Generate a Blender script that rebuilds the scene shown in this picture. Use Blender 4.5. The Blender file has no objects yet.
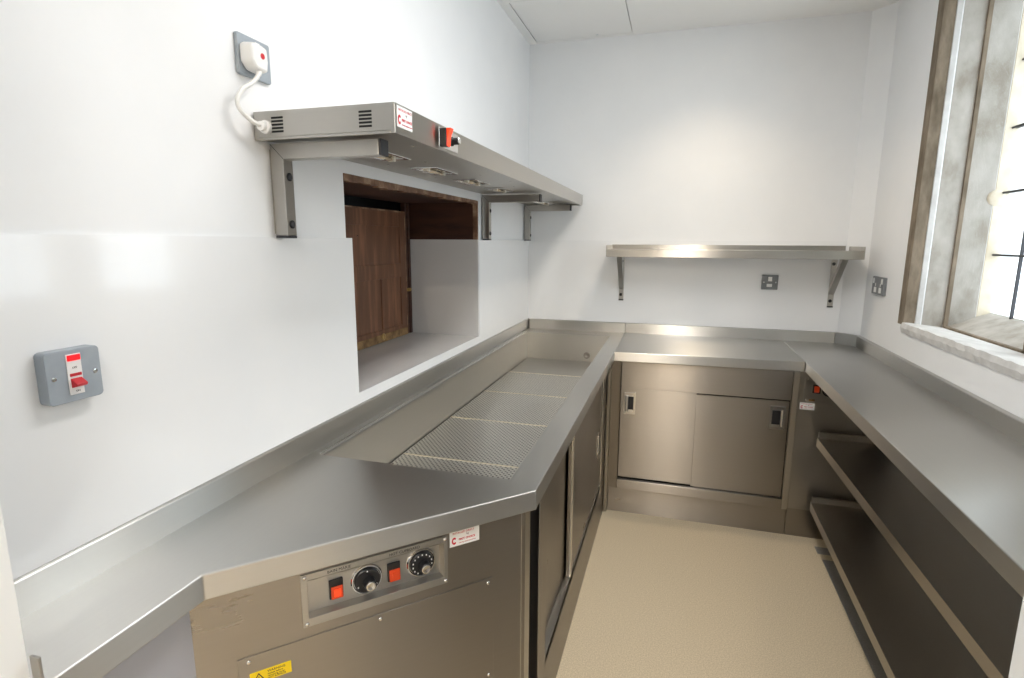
import bpy, bmesh, math, random
from mathutils import Matrix, Vector
random.seed(7)
PI = math.pi
SC = bpy.context.scene
COL = SC.collection

# ------------------------------------------------------------------ materials
def new_mat(name):
    m = bpy.data.materials.new(name); m.use_nodes = True
    nt = m.node_tree; nt.nodes.clear()
    out = nt.nodes.new('ShaderNodeOutputMaterial')
    b = nt.nodes.new('ShaderNodeBsdfPrincipled')
    nt.links.new(b.outputs[0], out.inputs[0])
    return m, nt, b
def N(nt, t, **k):
    n = nt.nodes.new(t)
    for a, v in k.items(): setattr(n, a, v)
    return n
def plain(name, col, rough=.5, metal=0., coat=0., emit=None, es=0., spec=.5):
    m, nt, b = new_mat(name)
    b.inputs['Base Color'].default_value = (*col, 1)
    b.inputs['Roughness'].default_value = rough
    b.inputs['Metallic'].default_value = metal
    b.inputs['Coat Weight'].default_value = coat
    b.inputs['Specular IOR Level'].default_value = spec
    if emit:
        b.inputs['Emission Color'].default_value = (*emit, 1)
        b.inputs['Emission Strength'].default_value = es
    return m
def mottled(name, c1, c2, scale=8., rough=.6, bump=0., detail=6., stretch=(1, 1, 1), coat=0., c3=None, bdist=.002, spec=.5):
    m, nt, b = new_mat(name)
    tc = N(nt, 'ShaderNodeTexCoord'); mp = N(nt, 'ShaderNodeMapping')
    mp.inputs['Scale'].default_value = stretch
    nt.links.new(tc.outputs['Object'], mp.inputs[0])
    n = N(nt, 'ShaderNodeTexNoise'); n.inputs['Scale'].default_value = scale; n.inputs['Detail'].default_value = detail
    n.inputs['Roughness'].default_value = .6
    nt.links.new(mp.outputs[0], n.inputs['Vector'])
    r = N(nt, 'ShaderNodeValToRGB')
    r.color_ramp.elements[0].position = .32; r.color_ramp.elements[1].position = .68
    r.color_ramp.elements[0].color = (*c1, 1); r.color_ramp.elements[1].color = (*c2, 1)
    if c3:
        e = r.color_ramp.elements.new(.5); e.color = (*c3, 1)
    nt.links.new(n.outputs['Fac'], r.inputs[0]); nt.links.new(r.outputs[0], b.inputs['Base Color'])
    b.inputs['Roughness'].default_value = rough
    b.inputs['Coat Weight'].default_value = coat
    b.inputs['Specular IOR Level'].default_value = spec
    if bump:
        bp = N(nt, 'ShaderNodeBump'); bp.inputs['Strength'].default_value = bump; bp.inputs['Distance'].default_value = bdist
        nt.links.new(n.outputs['Fac'], bp.inputs['Height']); nt.links.new(bp.outputs[0], b.inputs['Normal'])
    return m
def steel(name, col=(.60, .585, .56), rough=.30, aniso=.7, holes=False, brush=.015):
    """brushed stainless steel: the UV map runs u along the brushing"""
    m, nt, b = new_mat(name)
    L = nt.links.new
    uv = N(nt, 'ShaderNodeUVMap'); uv.uv_map = 'UVMap'
    mp = N(nt, 'ShaderNodeMapping'); mp.inputs['Scale'].default_value = (1.5, 160., 1.)
    L(uv.outputs[0], mp.inputs[0])
    n = N(nt, 'ShaderNodeTexNoise'); n.inputs['Scale'].default_value = 1.; n.inputs['Detail'].default_value = 3.
    L(mp.outputs[0], n.inputs['Vector'])
    n2 = N(nt, 'ShaderNodeTexNoise'); n2.inputs['Scale'].default_value = 3.5; n2.inputs['Detail'].default_value = 4.
    tc = N(nt, 'ShaderNodeTexCoord'); L(tc.outputs['Object'], n2.inputs['Vector'])
    # roughness = rough + brush*(n-.5) + .08*(n2-.5)
    a = N(nt, 'ShaderNodeMath', operation='MULTIPLY_ADD'); L(n.outputs['Fac'], a.inputs[0]); a.inputs[1].default_value = brush * 2; a.inputs[2].default_value = rough - brush
    c = N(nt, 'ShaderNodeMath', operation='MULTIPLY_ADD'); L(n2.outputs['Fac'], c.inputs[0]); c.inputs[1].default_value = .08; L(a.outputs[0], c.inputs[2])
    d = N(nt, 'ShaderNodeMath', operation='SUBTRACT'); L(c.outputs[0], d.inputs[0]); d.inputs[1].default_value = .04
    mx = N(nt, 'ShaderNodeMix', data_type='RGBA')
    mx.inputs['A'].default_value = (*[v * .975 for v in col], 1); mx.inputs['B'].default_value = (*[min(1, v * 1.025) for v in col], 1)
    L(n.outputs['Fac'], mx.inputs['Factor'])
    bc = mx.outputs['Result']; rg = d.outputs[0]
    b.inputs['Anisotropic'].default_value = aniso; b.inputs['Anisotropic Rotation'].default_value = .25
    tg = N(nt, 'ShaderNodeTangent', direction_type='UV_MAP'); tg.uv_map = 'UVMap'
    L(tg.outputs[0], b.inputs['Tangent'])
    b.inputs['Metallic'].default_value = 1
    if holes:
        # staggered round holes, 14 mm pitch
        sp = N(nt, 'ShaderNodeSeparateXYZ'); L(tc.outputs['Object'], sp.inputs[0])
        P = .0172
        def frac(sock, add, per):
            q = N(nt, 'ShaderNodeMath', operation='MULTIPLY_ADD'); L(sock, q.inputs[0]); q.inputs[1].default_value = 1 / per; q.inputs[2].default_value = add + 50
            f = N(nt, 'ShaderNodeMath', operation='FRACT'); L(q.outputs[0], f.inputs[0])
            s = N(nt, 'ShaderNodeMath', operation='SUBTRACT'); L(f.outputs[0], s.inputs[0]); s.inputs[1].default_value = .5
            z = N(nt, 'ShaderNodeMath', operation='MULTIPLY'); L(s.outputs[0], z.inputs[0]); z.inputs[1].default_value = per
            w = N(nt, 'ShaderNodeMath', operation='POWER'); L(z.outputs[0], w.inputs[0]); w.inputs[1].default_value = 2
            return w.outputs[0]
        ds = []
        for k in (0, .5):
            s = N(nt, 'ShaderNodeMath', operation='ADD'); L(frac(sp.outputs[0], k, P), s.inputs[0]); L(frac(sp.outputs[1], k, P * 1.15), s.inputs[1])
            ds.append(s.outputs[0])
        mn = N(nt, 'ShaderNodeMath', operation='MINIMUM'); L(ds[0], mn.inputs[0]); L(ds[1], mn.inputs[1])
        lt = N(nt, 'ShaderNodeMath', operation='LESS_THAN'); L(mn.outputs[0], lt.inputs[0]); lt.inputs[1].default_value = .0034 ** 2
        m2 = N(nt, 'ShaderNodeMix', data_type='RGBA'); L(lt.outputs[0], m2.inputs['Factor']); L(bc, m2.inputs['A']); m2.inputs['B'].default_value = (.06, .055, .045, 1)
        bc = m2.outputs['Result']
        iv = N(nt, 'ShaderNodeMath', operation='SUBTRACT'); iv.inputs[0].default_value = 1; L(lt.outputs[0], iv.inputs[1]); L(iv.outputs[0], b.inputs['Metallic'])
    L(bc, b.inputs['Base Color']); L(rg, b.inputs['Roughness'])
    return m

M = dict(
    steel=steel('brushed_steel', (.47, .45, .415), rough=.33, aniso=1.0, brush=.006),
    top=steel('worktop_steel', (.56, .55, .525), .33, .97),
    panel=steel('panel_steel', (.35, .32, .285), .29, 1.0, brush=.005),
    shelf=steel('shelf_steel', (.45, .42, .375), .32, .85),
    well=steel('trough_steel', (.53, .515, .48), .36, .7),
    matte=plain('lavender_grey_steel', (.50, .51, .57), .42, .25),
    bright=steel('polished_steel', (.75, .74, .73), .14, .2),
    tray=steel('perforated_steel', (.74, .725, .68), .38, .3, holes=True),
    trayedge=steel('tray_edge_steel', (.90, .84, .70), .35, .2),
    chrome=plain('chrome', (.85, .86, .88), .10, 1),
    black=plain('black_plastic_and_shade', (.012, .012, .014), .35),
    rubber_and_shade=plain('dark_rubber_and_shade', (.03, .03, .035), .6),
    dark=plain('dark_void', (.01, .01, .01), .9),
    red=plain('red_rocker_plastic', (.55, .05, .010), .3, emit=(1, .08, .0), es=.06),
    redlit=plain('red_lit_rocker', (.9, .05, .02), .3, emit=(1, .04, .0), es=.9),
    redneon=plain('red_neon', (.8, .01, .01), .3, emit=(1, .0, .01), es=.8),
    redsw=plain('red_switch_plastic', (.55, .02, .03), .35),
    sticker=plain('sticker_white', (.85, .85, .84), .45),
    stickred=plain('sticker_red', (.55, .01, .03), .5),
    stickdark=plain('sticker_dark', (.10, .03, .05), .5),
    yellow=plain('sticker_yellow', (.85, .62, .01), .45),
    ink=plain('black_ink', (.03, .03, .03), .5),
    dialink=plain('white_ink', (.75, .75, .75), .5),
    greymetal=mottled('grey_metalclad', (.30, .34, .38), (.33, .37, .41), 40, .38),
    socketgrey=mottled('grey_socket_plate', (.17, .18, .19), (.21, .22, .23), 40, .4),
    whiteplastic=plain('white_plastic', (.80, .80, .79), .3),
    cable=plain('white_cable', (.78, .78, .76), .45),
    wall=mottled('white_wall_paint', (.81, .82, .83), (.85, .855, .86), 2.5, .55, spec=.3),
    ceil=mottled('ceiling_paint', (.88, .88, .87), (.90, .90, .89), 2.0, .7),
    clad=mottled('white_hygienic_cladding', (.83, .84, .85), (.86, .865, .87), 2.0, .12, coat=.3),
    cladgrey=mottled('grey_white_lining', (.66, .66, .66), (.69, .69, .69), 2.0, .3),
    sill=mottled('hatch_ledge_laminate', (.62, .61, .60), (.67, .66, .65), 3.0, .25),
    groove=plain('groove_shadow_gap', (.18, .18, .18), .8),
    jamb=plain('jamb_gloss_paint', (.82, .83, .83), .35),
    wood=mottled('worn_door_wood', (.115, .045, .022), (.25, .105, .052), 5, .5, .15, stretch=(1, 6, .6), c3=(.145, .062, .029)),
    wooddark=mottled('dark_frame_wood', (.035, .012, .007), (.085, .032, .018), 5, .55, .15, stretch=(1, .6, 5)),
    woodedge=mottled('chipped_wood_edge', (.10, .05, .03), (.42, .30, .20), 14, .7, .4, c3=(.22, .12, .07)),
    brass=mottled('old_brass', (.30, .18, .05), (.55, .38, .14), 30, .4),
    woodraw=mottled('raw_worn_wood', (.10, .05, .018), (.36, .22, .09), 22, .7, .3),
    stone=mottled('light_limestone', (.30, .27, .225), (.50, .475, .435), 11, .85, .6, c3=(.42, .395, .355), stretch=(1, 1, .6)),
    stonew=mottled('whitewashed_stone', (.50, .49, .475), (.68, .675, .66), 9, .8, .4, bdist=.004),
    stoneb=mottled('brown_stone', (.11, .085, .055), (.28, .225, .165), 18, .9, .6, stretch=(1, 1, .35), bdist=.004),
    stonec=mottled('cream_mortar', (.62, .54, .40), (.74, .68, .56), 12, .85, .4),
    lead=plain('dark_lead', (.05, .05, .055), .5, .6),
    fitting=plain('downlight_white', (.85, .85, .85), .4),
)
# vinyl floor: fine beige speckle
def floor_mat():
    m, nt, b = new_mat('beige_speckled_vinyl'); L = nt.links.new
    tc = N(nt, 'ShaderNodeTexCoord')
    n = N(nt, 'ShaderNodeTexNoise'); n.inputs['Scale'].default_value = 220; n.inputs['Detail'].default_value = 2
    L(tc.outputs['Object'], n.inputs['Vector'])
    r = N(nt, 'ShaderNodeValToRGB'); r.color_ramp.elements[0].position = .35; r.color_ramp.elements[1].position = .65
    r.color_ramp.elements[0].color = (.52, .43, .295, 1); r.color_ramp.elements[1].color = (.69, .585, .42, 1)
    L(n.outputs['Fac'], r.inputs[0])
    L(r.outputs[0], b.inputs['Base Color'])
    b.inputs['Roughness'].default_value = .55
    return m
M['floor'] = floor_mat()
M['floorgrey'] = mottled('grey_speckle', (.22, .21, .19), (.30, .285, .26), 220, .6, detail=2.)
def glass_mat():
    m = bpy.data.materials.new('window_glass'); m.use_nodes = True; nt = m.node_tree; nt.nodes.clear()
    o = N(nt, 'ShaderNodeOutputMaterial'); t = N(nt, 'ShaderNodeBsdfTransparent'); g = N(nt, 'ShaderNodeBsdfGlossy'); x = N(nt, 'ShaderNodeMixShader')
    g.inputs['Roughness'].default_value = .05; x.inputs[0].default_value = .06; t.inputs[0].default_value = (.95, .97, .97, 1)
    nt.links.new(t.outputs[0], x.inputs[1]); nt.links.new(g.outputs[0], x.inputs[2]); nt.links.new(x.outputs[0], o.inputs[0])
    return m
M['glass'] = glass_mat()

# ------------------------------------------------------------------ geometry helpers
class MB:
    def __init__(s, mat=None):
        s.bm = bmesh.new(); s.M = mat or Matrix.Identity(4); s.brush = None
    def v(s, p): return s.bm.verts.new(s.M @ Vector(p))
    def box(s, a, b):
        x0, y0, z0 = a; x1, y1, z1 = b
        v = [s.v(p) for p in ((x0,y0,z0),(x1,y0,z0),(x1,y1,z0),(x0,y1,z0),(x0,y0,z1),(x1,y0,z1),(x1,y1,z1),(x0,y1,z1))]
        for f in ((0,3,2,1),(4,5,6,7),(0,1,5,4),(1,2,6,5),(2,3,7,6),(3,0,4,7)): s.bm.faces.new([v[i] for i in f])
        return s
    def prism(s, pts, f0, f1):
        """pts: closed 2-D loop; f0/f1 map a 2-D point to 3-D for both ends"""
        a = [s.v(f0(p)) for p in pts]; b = [s.v(f1(p)) for p in pts]; n = len(pts)
        s.bm.faces.new(a[::-1]); s.bm.faces.new(b)
        for i in range(n): s.bm.faces.new([a[i], a[(i+1) % n], b[(i+1) % n], b[i]])
        return s
    def holed(s, outer, holes, f0, f1):
        """slab with holes between the two mappings"""
        for f, flip in ((f0, True), (f1, False)):
            edges = []
            for loop in [outer] + holes:
                vs = [s.v(f(p)) for p in loop]
                edges += [s.bm.edges.new((vs[i], vs[(i+1) % len(vs)])) for i in range(len(vs))]
            bmesh.ops.triangle_fill(s.bm, use_beauty=True, use_dissolve=False, edges=edges)
        for loop in [outer] + holes:
            n = len(loop)
            for i in range(n):
                p, q = loop[i], loop[(i+1) % n]
                s.bm.faces.new([s.v(f0(p)), s.v(f0(q)), s.v(f1(q)), s.v(f1(p))])
        bmesh.ops.remove_doubles(s.bm, verts=s.bm.verts, dist=1e-6)
        return s
    def cyl(s, p, q, r, r2=None, n=24, caps=True):
        p = Vector(p); q = Vector(q); d = (q - p).normalized(); r2 = r if r2 is None else r2
        u = d.orthogonal().normalized(); w = d.cross(u)
        A = []; B = []
        for i in range(n):
            a = 2 * PI * i / n; c = math.cos(a) * u + math.sin(a) * w
            A.append(s.v(p + c * r)); B.append(s.v(q + c * r2))
        if caps: s.bm.faces.new(A[::-1]); s.bm.faces.new(B)
        for i in range(n): s.bm.faces.new([A[i], A[(i+1) % n], B[(i+1) % n], B[i]])
        return s
    def lathe(s, c, d, prof, n=32):
        """prof: list of (radius, height along d)"""
        c = Vector(c); d = Vector(d).normalized(); u = d.orthogonal().normalized(); w = d.cross(u)
        rings = []
        for r, h in prof:
            rings.append([s.v(c + d * h + (math.cos(2*PI*i/n) * u + math.sin(2*PI*i/n) * w) * max(r, 1e-5)) for i in range(n)])
        for A, B in zip(rings, rings[1:]):
            for i in range(n): s.bm.faces.new([A[i], A[(i+1) % n], B[(i+1) % n], B[i]])
        s.bm.faces.new(rings[0][::-1]); s.bm.faces.new(rings[-1])
        return s
    def tube(s, pts, r, n=12):
        pts = [Vector(p) for p in pts]; rings = []
        for i, p in enumerate(pts):
            d = (pts[min(i+1, len(pts)-1)] - pts[max(i-1, 0)]).normalized()
            u = d.cross(Vector((0, 0, 1)));
            if u.length < .05: u = d.cross(Vector((1, 0, 0)))
            u.normalize(); w = d.cross(u)
            rings.append([s.v(p + (math.cos(2*PI*k/n) * u + math.sin(2*PI*k/n) * w) * r) for k in range(n)])
        for A, B in zip(rings, rings[1:]):
            for i in range(n): s.bm.faces.new([A[i], A[(i+1) % n], B[(i+1) % n], B[i]])
        s.bm.faces.new(rings[0][::-1]); s.bm.faces.new(rings[-1])
        return s
    def build(s, name, mat, parent=None, bevel=0., seg=2, smooth=False, brush=None):
        bm = s.bm
        bmesh.ops.recalc_face_normals(bm, faces=bm.faces)
        off = Vector(parent.get('_w', (0, 0, 0))) if parent is not None else Vector((0, 0, 0))
        own = Vector((0, 0, 0))
        if parent is None:
            xs = [v.co for v in bm.verts]
            own = Vector(((min(c.x for c in xs) + max(c.x for c in xs)) / 2, (min(c.y for c in xs) + max(c.y for c in xs)) / 2, min(c.z for c in xs)))
        for v in bm.verts: v.co -= off + own
        uvl = bm.loops.layers.uv.new('UVMap')
        if brush is None:
            xs = [v.co for v in bm.verts]
            ex = max(c.x for c in xs) - min(c.x for c in xs); ey = max(c.y for c in xs) - min(c.y for c in xs)
            brush = Vector((1, 0, 0)) if ex >= ey else Vector((0, 1, 0))
        brush = Vector(brush).normalized()
        for f in bm.faces:
            n = f.normal; t = brush - n * brush.dot(n)
            if t.length < .2: t = Vector((0, 0, 1)).cross(n)
            if t.length < .2: t = Vector((1, 0, 0))
            t.normalize(); w = n.cross(t)
            for l in f.loops: l[uvl].uv = (l.vert.co.dot(t), l.vert.co.dot(w))
            f.smooth = smooth
        me = bpy.data.meshes.new(name); bm.to_mesh(me); bm.free()
        o = bpy.data.objects.new(name, me); COL.objects.link(o)
        if mat: me.materials.append(M[mat] if isinstance(mat, str) else mat)
        o.location = own
        if parent is not None:
            o.parent = parent; o['_w'] = tuple(off)
        else: o['_w'] = tuple(own)
        if bevel:
            b = o.modifiers.new('bevel', 'BEVEL'); b.width = bevel; b.segments = seg; b.limit_method = 'ANGLE'; b.angle_limit = math.radians(35)
            b.harden_normals = False
        return o
def thing(name, label, cat, loc, group=None, kind=None):
    o = bpy.data.objects.new(name, None); COL.objects.link(o); o.location = loc; o.empty_display_size = .05
    o['_w'] = tuple(loc)
    if label: o['label'] = label
    if cat: o['category'] = cat
    if group: o['group'] = group
    if kind: o['kind'] = kind
    return o
def tag(o, label, cat, group=None):
    o['label'] = label; o['category'] = cat
    if group: o['group'] = group
    return o
def struct(o, label=None):
    o['kind'] = 'structure'
    if label: o['label'] = label
    return o
def copy_tree(o, loc, parent=None, label=None):
    c = o.copy(); COL.objects.link(c)
    if parent is None: c.location = loc
    else: c.parent = parent
    if label: c['label'] = label
    for ch in list(o.children): copy_tree(ch, None, c)
    return c
def B(name, mat, parent, a, b, bevel=0., mat4=None, **k):
    return MB(mat4).box(a, b).build(name, mat, parent, bevel, **k)
def text_mesh(s, size, mat4, name, mat, parent, align='LEFT', bold=0.):
    cu = bpy.data.curves.new('lettering', 'FONT'); cu.body = s; cu.size = size; cu.align_x = align; cu.extrude = .0002; cu.offset = bold
    cu.resolution_u = 2
    tmp = bpy.data.objects.new('lettering_source', cu); COL.objects.link(tmp)
    bpy.context.view_layer.update()
    dg = bpy.context.evaluated_depsgraph_get()
    me = bpy.data.meshes.new_from_object(tmp.evaluated_get(dg))
    bpy.data.objects.remove(tmp); bpy.data.curves.remove(cu)
    me.transform(mat4)
    off = Vector(parent.get('_w', (0, 0, 0))); me.transform(Matrix.Translation(-off))
    me.name = name
    o = bpy.data.objects.new(name, me); COL.objects.link(o); o.parent = parent; o['_w'] = tuple(off)
    me.materials.clear(); me.materials.append(M[mat])
    return o
def frame(o, ux, uy, uz):
    """matrix with local axes ux, uy, uz at o"""
    ux, uy, uz = Vector(ux), Vector(uy), Vector(uz)
    m = Matrix.Identity(4)
    for i in range(3):
        m[i][0] = ux[i]; m[i][1] = uy[i]; m[i][2] = uz[i]; m[i][3] = o[i]
    return m

# ------------------------------------------------------------------ key sizes (metres)
L = 3.445          # back wall
W = 1.893          # right wall
CH = .095          # diagonal corner
XR = 1.806
ZC = 2.62          # ceiling
ZT = .90           # worktop
ZU = .961          # top of upstands
YB = 2.815         # front edge of back worktop
XL = .640          # front edge of left worktop
XG = 1.527         # front edge of right worktop
Y0 = .40           # inner face of the doorway wall

# ------------------------------------------------------------------ setting
o = B('floor', 'floor', None, (-.9, -2.6, -.1), (2.6, L + .3, 0)); struct(o)
acc = (.052, 2.846, .606, 3.40)   # ceiling access panel
mb = MB().holed([(-.9, -2.6), (2.6, -2.6), (2.6, L + .3), (-.9, L + .3)], [[(.048, 2.842), (.6105, 2.842), (.6105, 3.412), (.048, 3.412)]],
                lambda p: (p[0], p[1], ZC), lambda p: (p[0], p[1], ZC + .1))
struct(mb.build('ceiling', 'ceil', None))
o = B('floor_strip', 'floorgrey', None, (1.642, Y0, 0), (W, 2.655, .0012)); struct(o); o.name = 'trim_9'  # thin darker grey strips laid over the floor
o = B('floor_strip', 'floorgrey', None, (1.634, 2.705, 0), (W, 2.770, .0012)); struct(o); o.name = 'trim_10'
# left wall with the hatch opening
HY0, HY1, HZ0, HZ1 = 1.405, 2.506, .990, 1.640
mb = MB().holed([(-2.6, 0), (L, 0), (L, ZC), (-2.6, ZC)], [[(HY0, HZ0), (HY1, HZ0), (HY1, HZ1), (HY0, HZ1)]],
                lambda p: (0, p[0], p[1]), lambda p: (-.34, p[0], p[1]))
struct(mb.build('wall_left', 'wall', None))
struct(B('wall_back', 'wall', None, (-.34, L, 0), (2.6, L + .3, ZC)))
# diagonal corner of the back right
mb = MB().prism([(XR, L), (W, L - CH), (W + .01, L - CH), (W + .01, L)], lambda p: (p[0], p[1], 0), lambda p: (p[0], p[1], ZC))
struct(mb.build('wall_corner', 'wall', None))
# right wall with the window opening
WY0, WY1, WZ0, WZ1 = 1.36, 2.800, 1.068, 2.47
mb = MB().holed([(-2.6, 0), (L, 0), (L, ZC), (-2.6, ZC)], [[(WY0, WZ0), (WY1, WZ0), (WY1, WZ1), (WY0, WZ1)]],
                lambda p: (W, p[0], p[1]), lambda p: (W + .36, p[0], p[1]))
struct(mb.build('wall_right', 'wall', None))
# doorway wall the photograph is taken through
mb = MB().holed([(0, 0), (.179, 0), (.179, 2.1), (1.144, 2.1), (1.144, 0), (W, 0), (W, ZC), (0, ZC)], [],
                lambda p: (p[0], Y0 - .02, p[1]), lambda p: (p[0], Y0 - .14, p[1]))
struct(mb.build('wall_front', 'wall', None))
mb = MB()
mb.box((.165, Y0 - .15, 0), (.181, Y0, 2.1)); mb.box((1.142, Y0 - .15, 0), (1.158, Y0, 2.1)); mb.box((.165, Y0 - .15, 2.09), (1.158, Y0, 2.106))
fr = mb.build('door_1', 'jamb', None, .001); struct(fr)
mb = MB(); mb.box((.186, Y0 - .001, .70), (.201, Y0 + .003, .955))
mb.build('strike_plate', 'steel', fr, .001)
struct(B('wall_corridor', 'wall', None, (-.9, -2.7, 0), (2.6, -2.6, ZC)))

# wall cladding panels (hygienic white sheets)
ZS = 1.4625
cl = MB()
cl.holed([(Y0, ZU), (2.9, ZU), (2.9, HZ0 + .006), (1.4275, HZ0 + .006), (1.4275, ZS), (Y0, ZS)], [], lambda p: (.0005, p[0], p[1]), lambda p: (.006, p[0], p[1]))
t = cl.build('trim_1', 'clad', None); struct(t)
t = MB().box((.0005, HY1 + .004, HZ0 + .006), (.006, L - .006, ZS)).box((.0005, 2.9, ZU), (.006, L - .006, HZ0 + .006)).build('trim_2', 'clad', None); struct(t)
t = MB().box((.006, L - .006, ZU), (XR - .004, L - .0005, ZS)).build('trim_3', 'clad', None); struct(t)

# hatch lining
h = MB().box((-.375, HY0, HZ0 - .02), (.004, HY1, HZ0 + .006)).build('trim_4', 'sill', None, .001); struct(h)
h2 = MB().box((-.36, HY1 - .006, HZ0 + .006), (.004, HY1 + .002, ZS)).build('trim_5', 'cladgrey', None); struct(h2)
hl = MB().box((-.38, HY1 - .002, ZS), (-.004, HY1 + .03, HZ1 + .03)).box((-.38, HY0 - .03, HZ0), (-.004, HY0 + .002, HZ1 + .03)).box((-.38, HY0 - .03, HZ1 - .004), (-.012, HY1 + .03, HZ1 + .03)).build('trim_6', 'wooddark', None); struct(hl)
# chipped front edge of the lintel
mb = MB(); n = 46; prev = None
for i in range(n):
    y0 = HY0 + (HY1 - HY0) * i / n; y1 = HY0 + (HY1 - HY0) * (i + 1) / n
    a = random.uniform(.010, .016) + (.004 if i < 18 else 0)
    mb.box((-.022, y0, HZ1 - a), (.003 - random.uniform(0, .002), y1 + .0005, HZ1 + .003))
mb.box((-.02, HY1 - .008, ZS), (.003, HY1 + .003, HZ1))
e = mb.build('trim_7', 'woodedge', None); struct(e)
e = MB().box((-.62, 1.0, .8), (-.60, 2.9, 1.9)).box((-.60, 1.0, 1.72), (-.38, 2.9, 1.74)).box((-.6, 2.86, .8), (-.34, 2.9, 1.9)).box((-.6, 1.0, .8), (-.34, 1.04, 1.9)).box((-.6,1.0,.8),(-.34,2.9,.82)).build('dark_backing', 'dark', None); struct(e)  # added black box, keeps the space behind the hatch dark

# panelled wooden shutter standing in the hatch
dr = thing('hatch_shutter', 'worn brown panelled wooden shutter inside the serving hatch in the left wall', 'shutter', (-.36, 1.95, .996))
DX = -.372; dy0, dy1, dz0, dz1 = 1.55, 2.445, .998, 1.590
mb = MB().box((DX, dy0, dz0 + .012), (DX + .017, dy1, dz1))
mb.build('back_board', 'wood', dr)
mb = MB(); F = DX + .022
mb.box((DX, dy1 - .055, dz0 + .035), (F, dy1, dz1)); mb.box((DX, dy0, dz0 + .035), (F, dy0 + .06, dz1))
mb.box((DX, dy0 + .06, dz1 - .07), (F, dy1 - .055, dz1)); mb.box((DX, dy0 + .06, 1.285), (F, dy1 - .055, 1.35))
mb.box((DX, dy0 + .06, dz0 + .012), (F, dy1 - .055, 1.055)); mb.box((DX, 2.205, 1.055), (F, 2.225, 1.285))
mb.build('door_frame', 'wood', dr, .002)
MB().box((DX, dy0, dz0), (F + .002, dy1, dz0 + .036)).build('bottom_strip', 'woodraw', dr, .002)
MB().box((DX - .002, dy0, dz1 - .003), (F + .001, dy1, dz1 + .003)).box((DX, dy1 - .004, dz0 + .03), (F + .001, dy1 + .002, dz1)).build('worn_edge', 'woodedge', dr)
MB().lathe((F + .002, 2.20, dz0 + .025), (1, 0, 0), [(.016, 0), (.016, .004), (.010, .006), (.008, .003), (.0, .003)]).build('finger_ring', 'brass', dr, smooth=True)
MB().cyl((F, 2.02, 1.475), (F + .003, 2.02, 1.475), .004).build('nail_head', 'bright', dr)
post = MB().box((-.375, 2.452, .998), (-.352, 2.470, 1.636)).box((-.37, 2.478, .998), (-.350, 2.499, 1.636)).build('hatch_post', 'wooddark', None, .002)
tag(post, 'narrow dark wooden post between the shutter and the hatch reveal', 'post')
ct = MB().box((-.352, 2.452, 1.21), (-.34, 2.475, 1.225)).cyl((-.352, 2.462, 1.218), (-.336, 2.462, 1.218), .008).build('shutter_catch', 'brass', post, .001)

# ceiling access panel
ap = thing('access_panel', 'flush square access panel in the ceiling above the back left corner', 'access panel', (.33, 3.12, ZC))
MB().box((.054, 2.846, ZC + .0004), (.606, 3.409, ZC + .02)).build('panel_leaf', 'ceil', ap)
MB().box((.040, 2.83, ZC + .03), (.62, 3.42, ZC + .04)).build('backing', 'groove', ap)
MB().cyl((.413, 3.385, ZC - .002), (.413, 3.385, ZC + .004), .007).build('lock', 'chrome', ap)

# ------------------------------------------------------------------ window
wn = thing('window_1', None, None, (W, 2.1, WZ0), kind='structure')
SX = .036
def jamb_side(y, s):   # s=+1: jamb stands at y and is seen facing -y ; s=-1 other side
    def bx(name, mat, x0, x1, dy, z0=1.09, z1=WZ1):
        a, b = sorted((y - s * dy, y + s * .06))
        return MB().box((x0, a, z0), (x1, b, z1)).build(name, mat, wn, .002)
    bx('outer_arris', 'stoneb', W - .001, 1.937, .001, WZ0 + .03)
    bx('white_roll', 'stonew', 1.937, 1.957, .004)
    bx('shadow_joint', 'stoneb', 1.957, 1.962, -.004)
    bx('reveal_stone', 'stone', 1.962, 2.042, .001)
    bx('brown_roll', 'stoneb', 2.042, 2.058, .010)
    bx('inner_reveal', 'stone', 2.058, 2.158, .0)
    bx('mortar_edge', 'stonec', 2.158, 2.21, .002)
jamb_side(2.80, 1); jamb_side(1.42, -1)
# mullion, in the plane of the tracery
def mull(y0, y1):
    MB().box((2.042, y0, 1.10), (2.058, y1, WZ1)).build('brown_roll', 'stoneb', wn, .003)
    MB().box((2.058, y0 + .008, 1.10), (2.158, y1 - .008, WZ1)).build('mullion', 'stone', wn, .004)
    MB().box((2.158, y0, 1.10), (2.25, y1, WZ1)).build('mortar_edge', 'stonec', wn, .003)
mull(2.075, 2.215)
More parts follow.
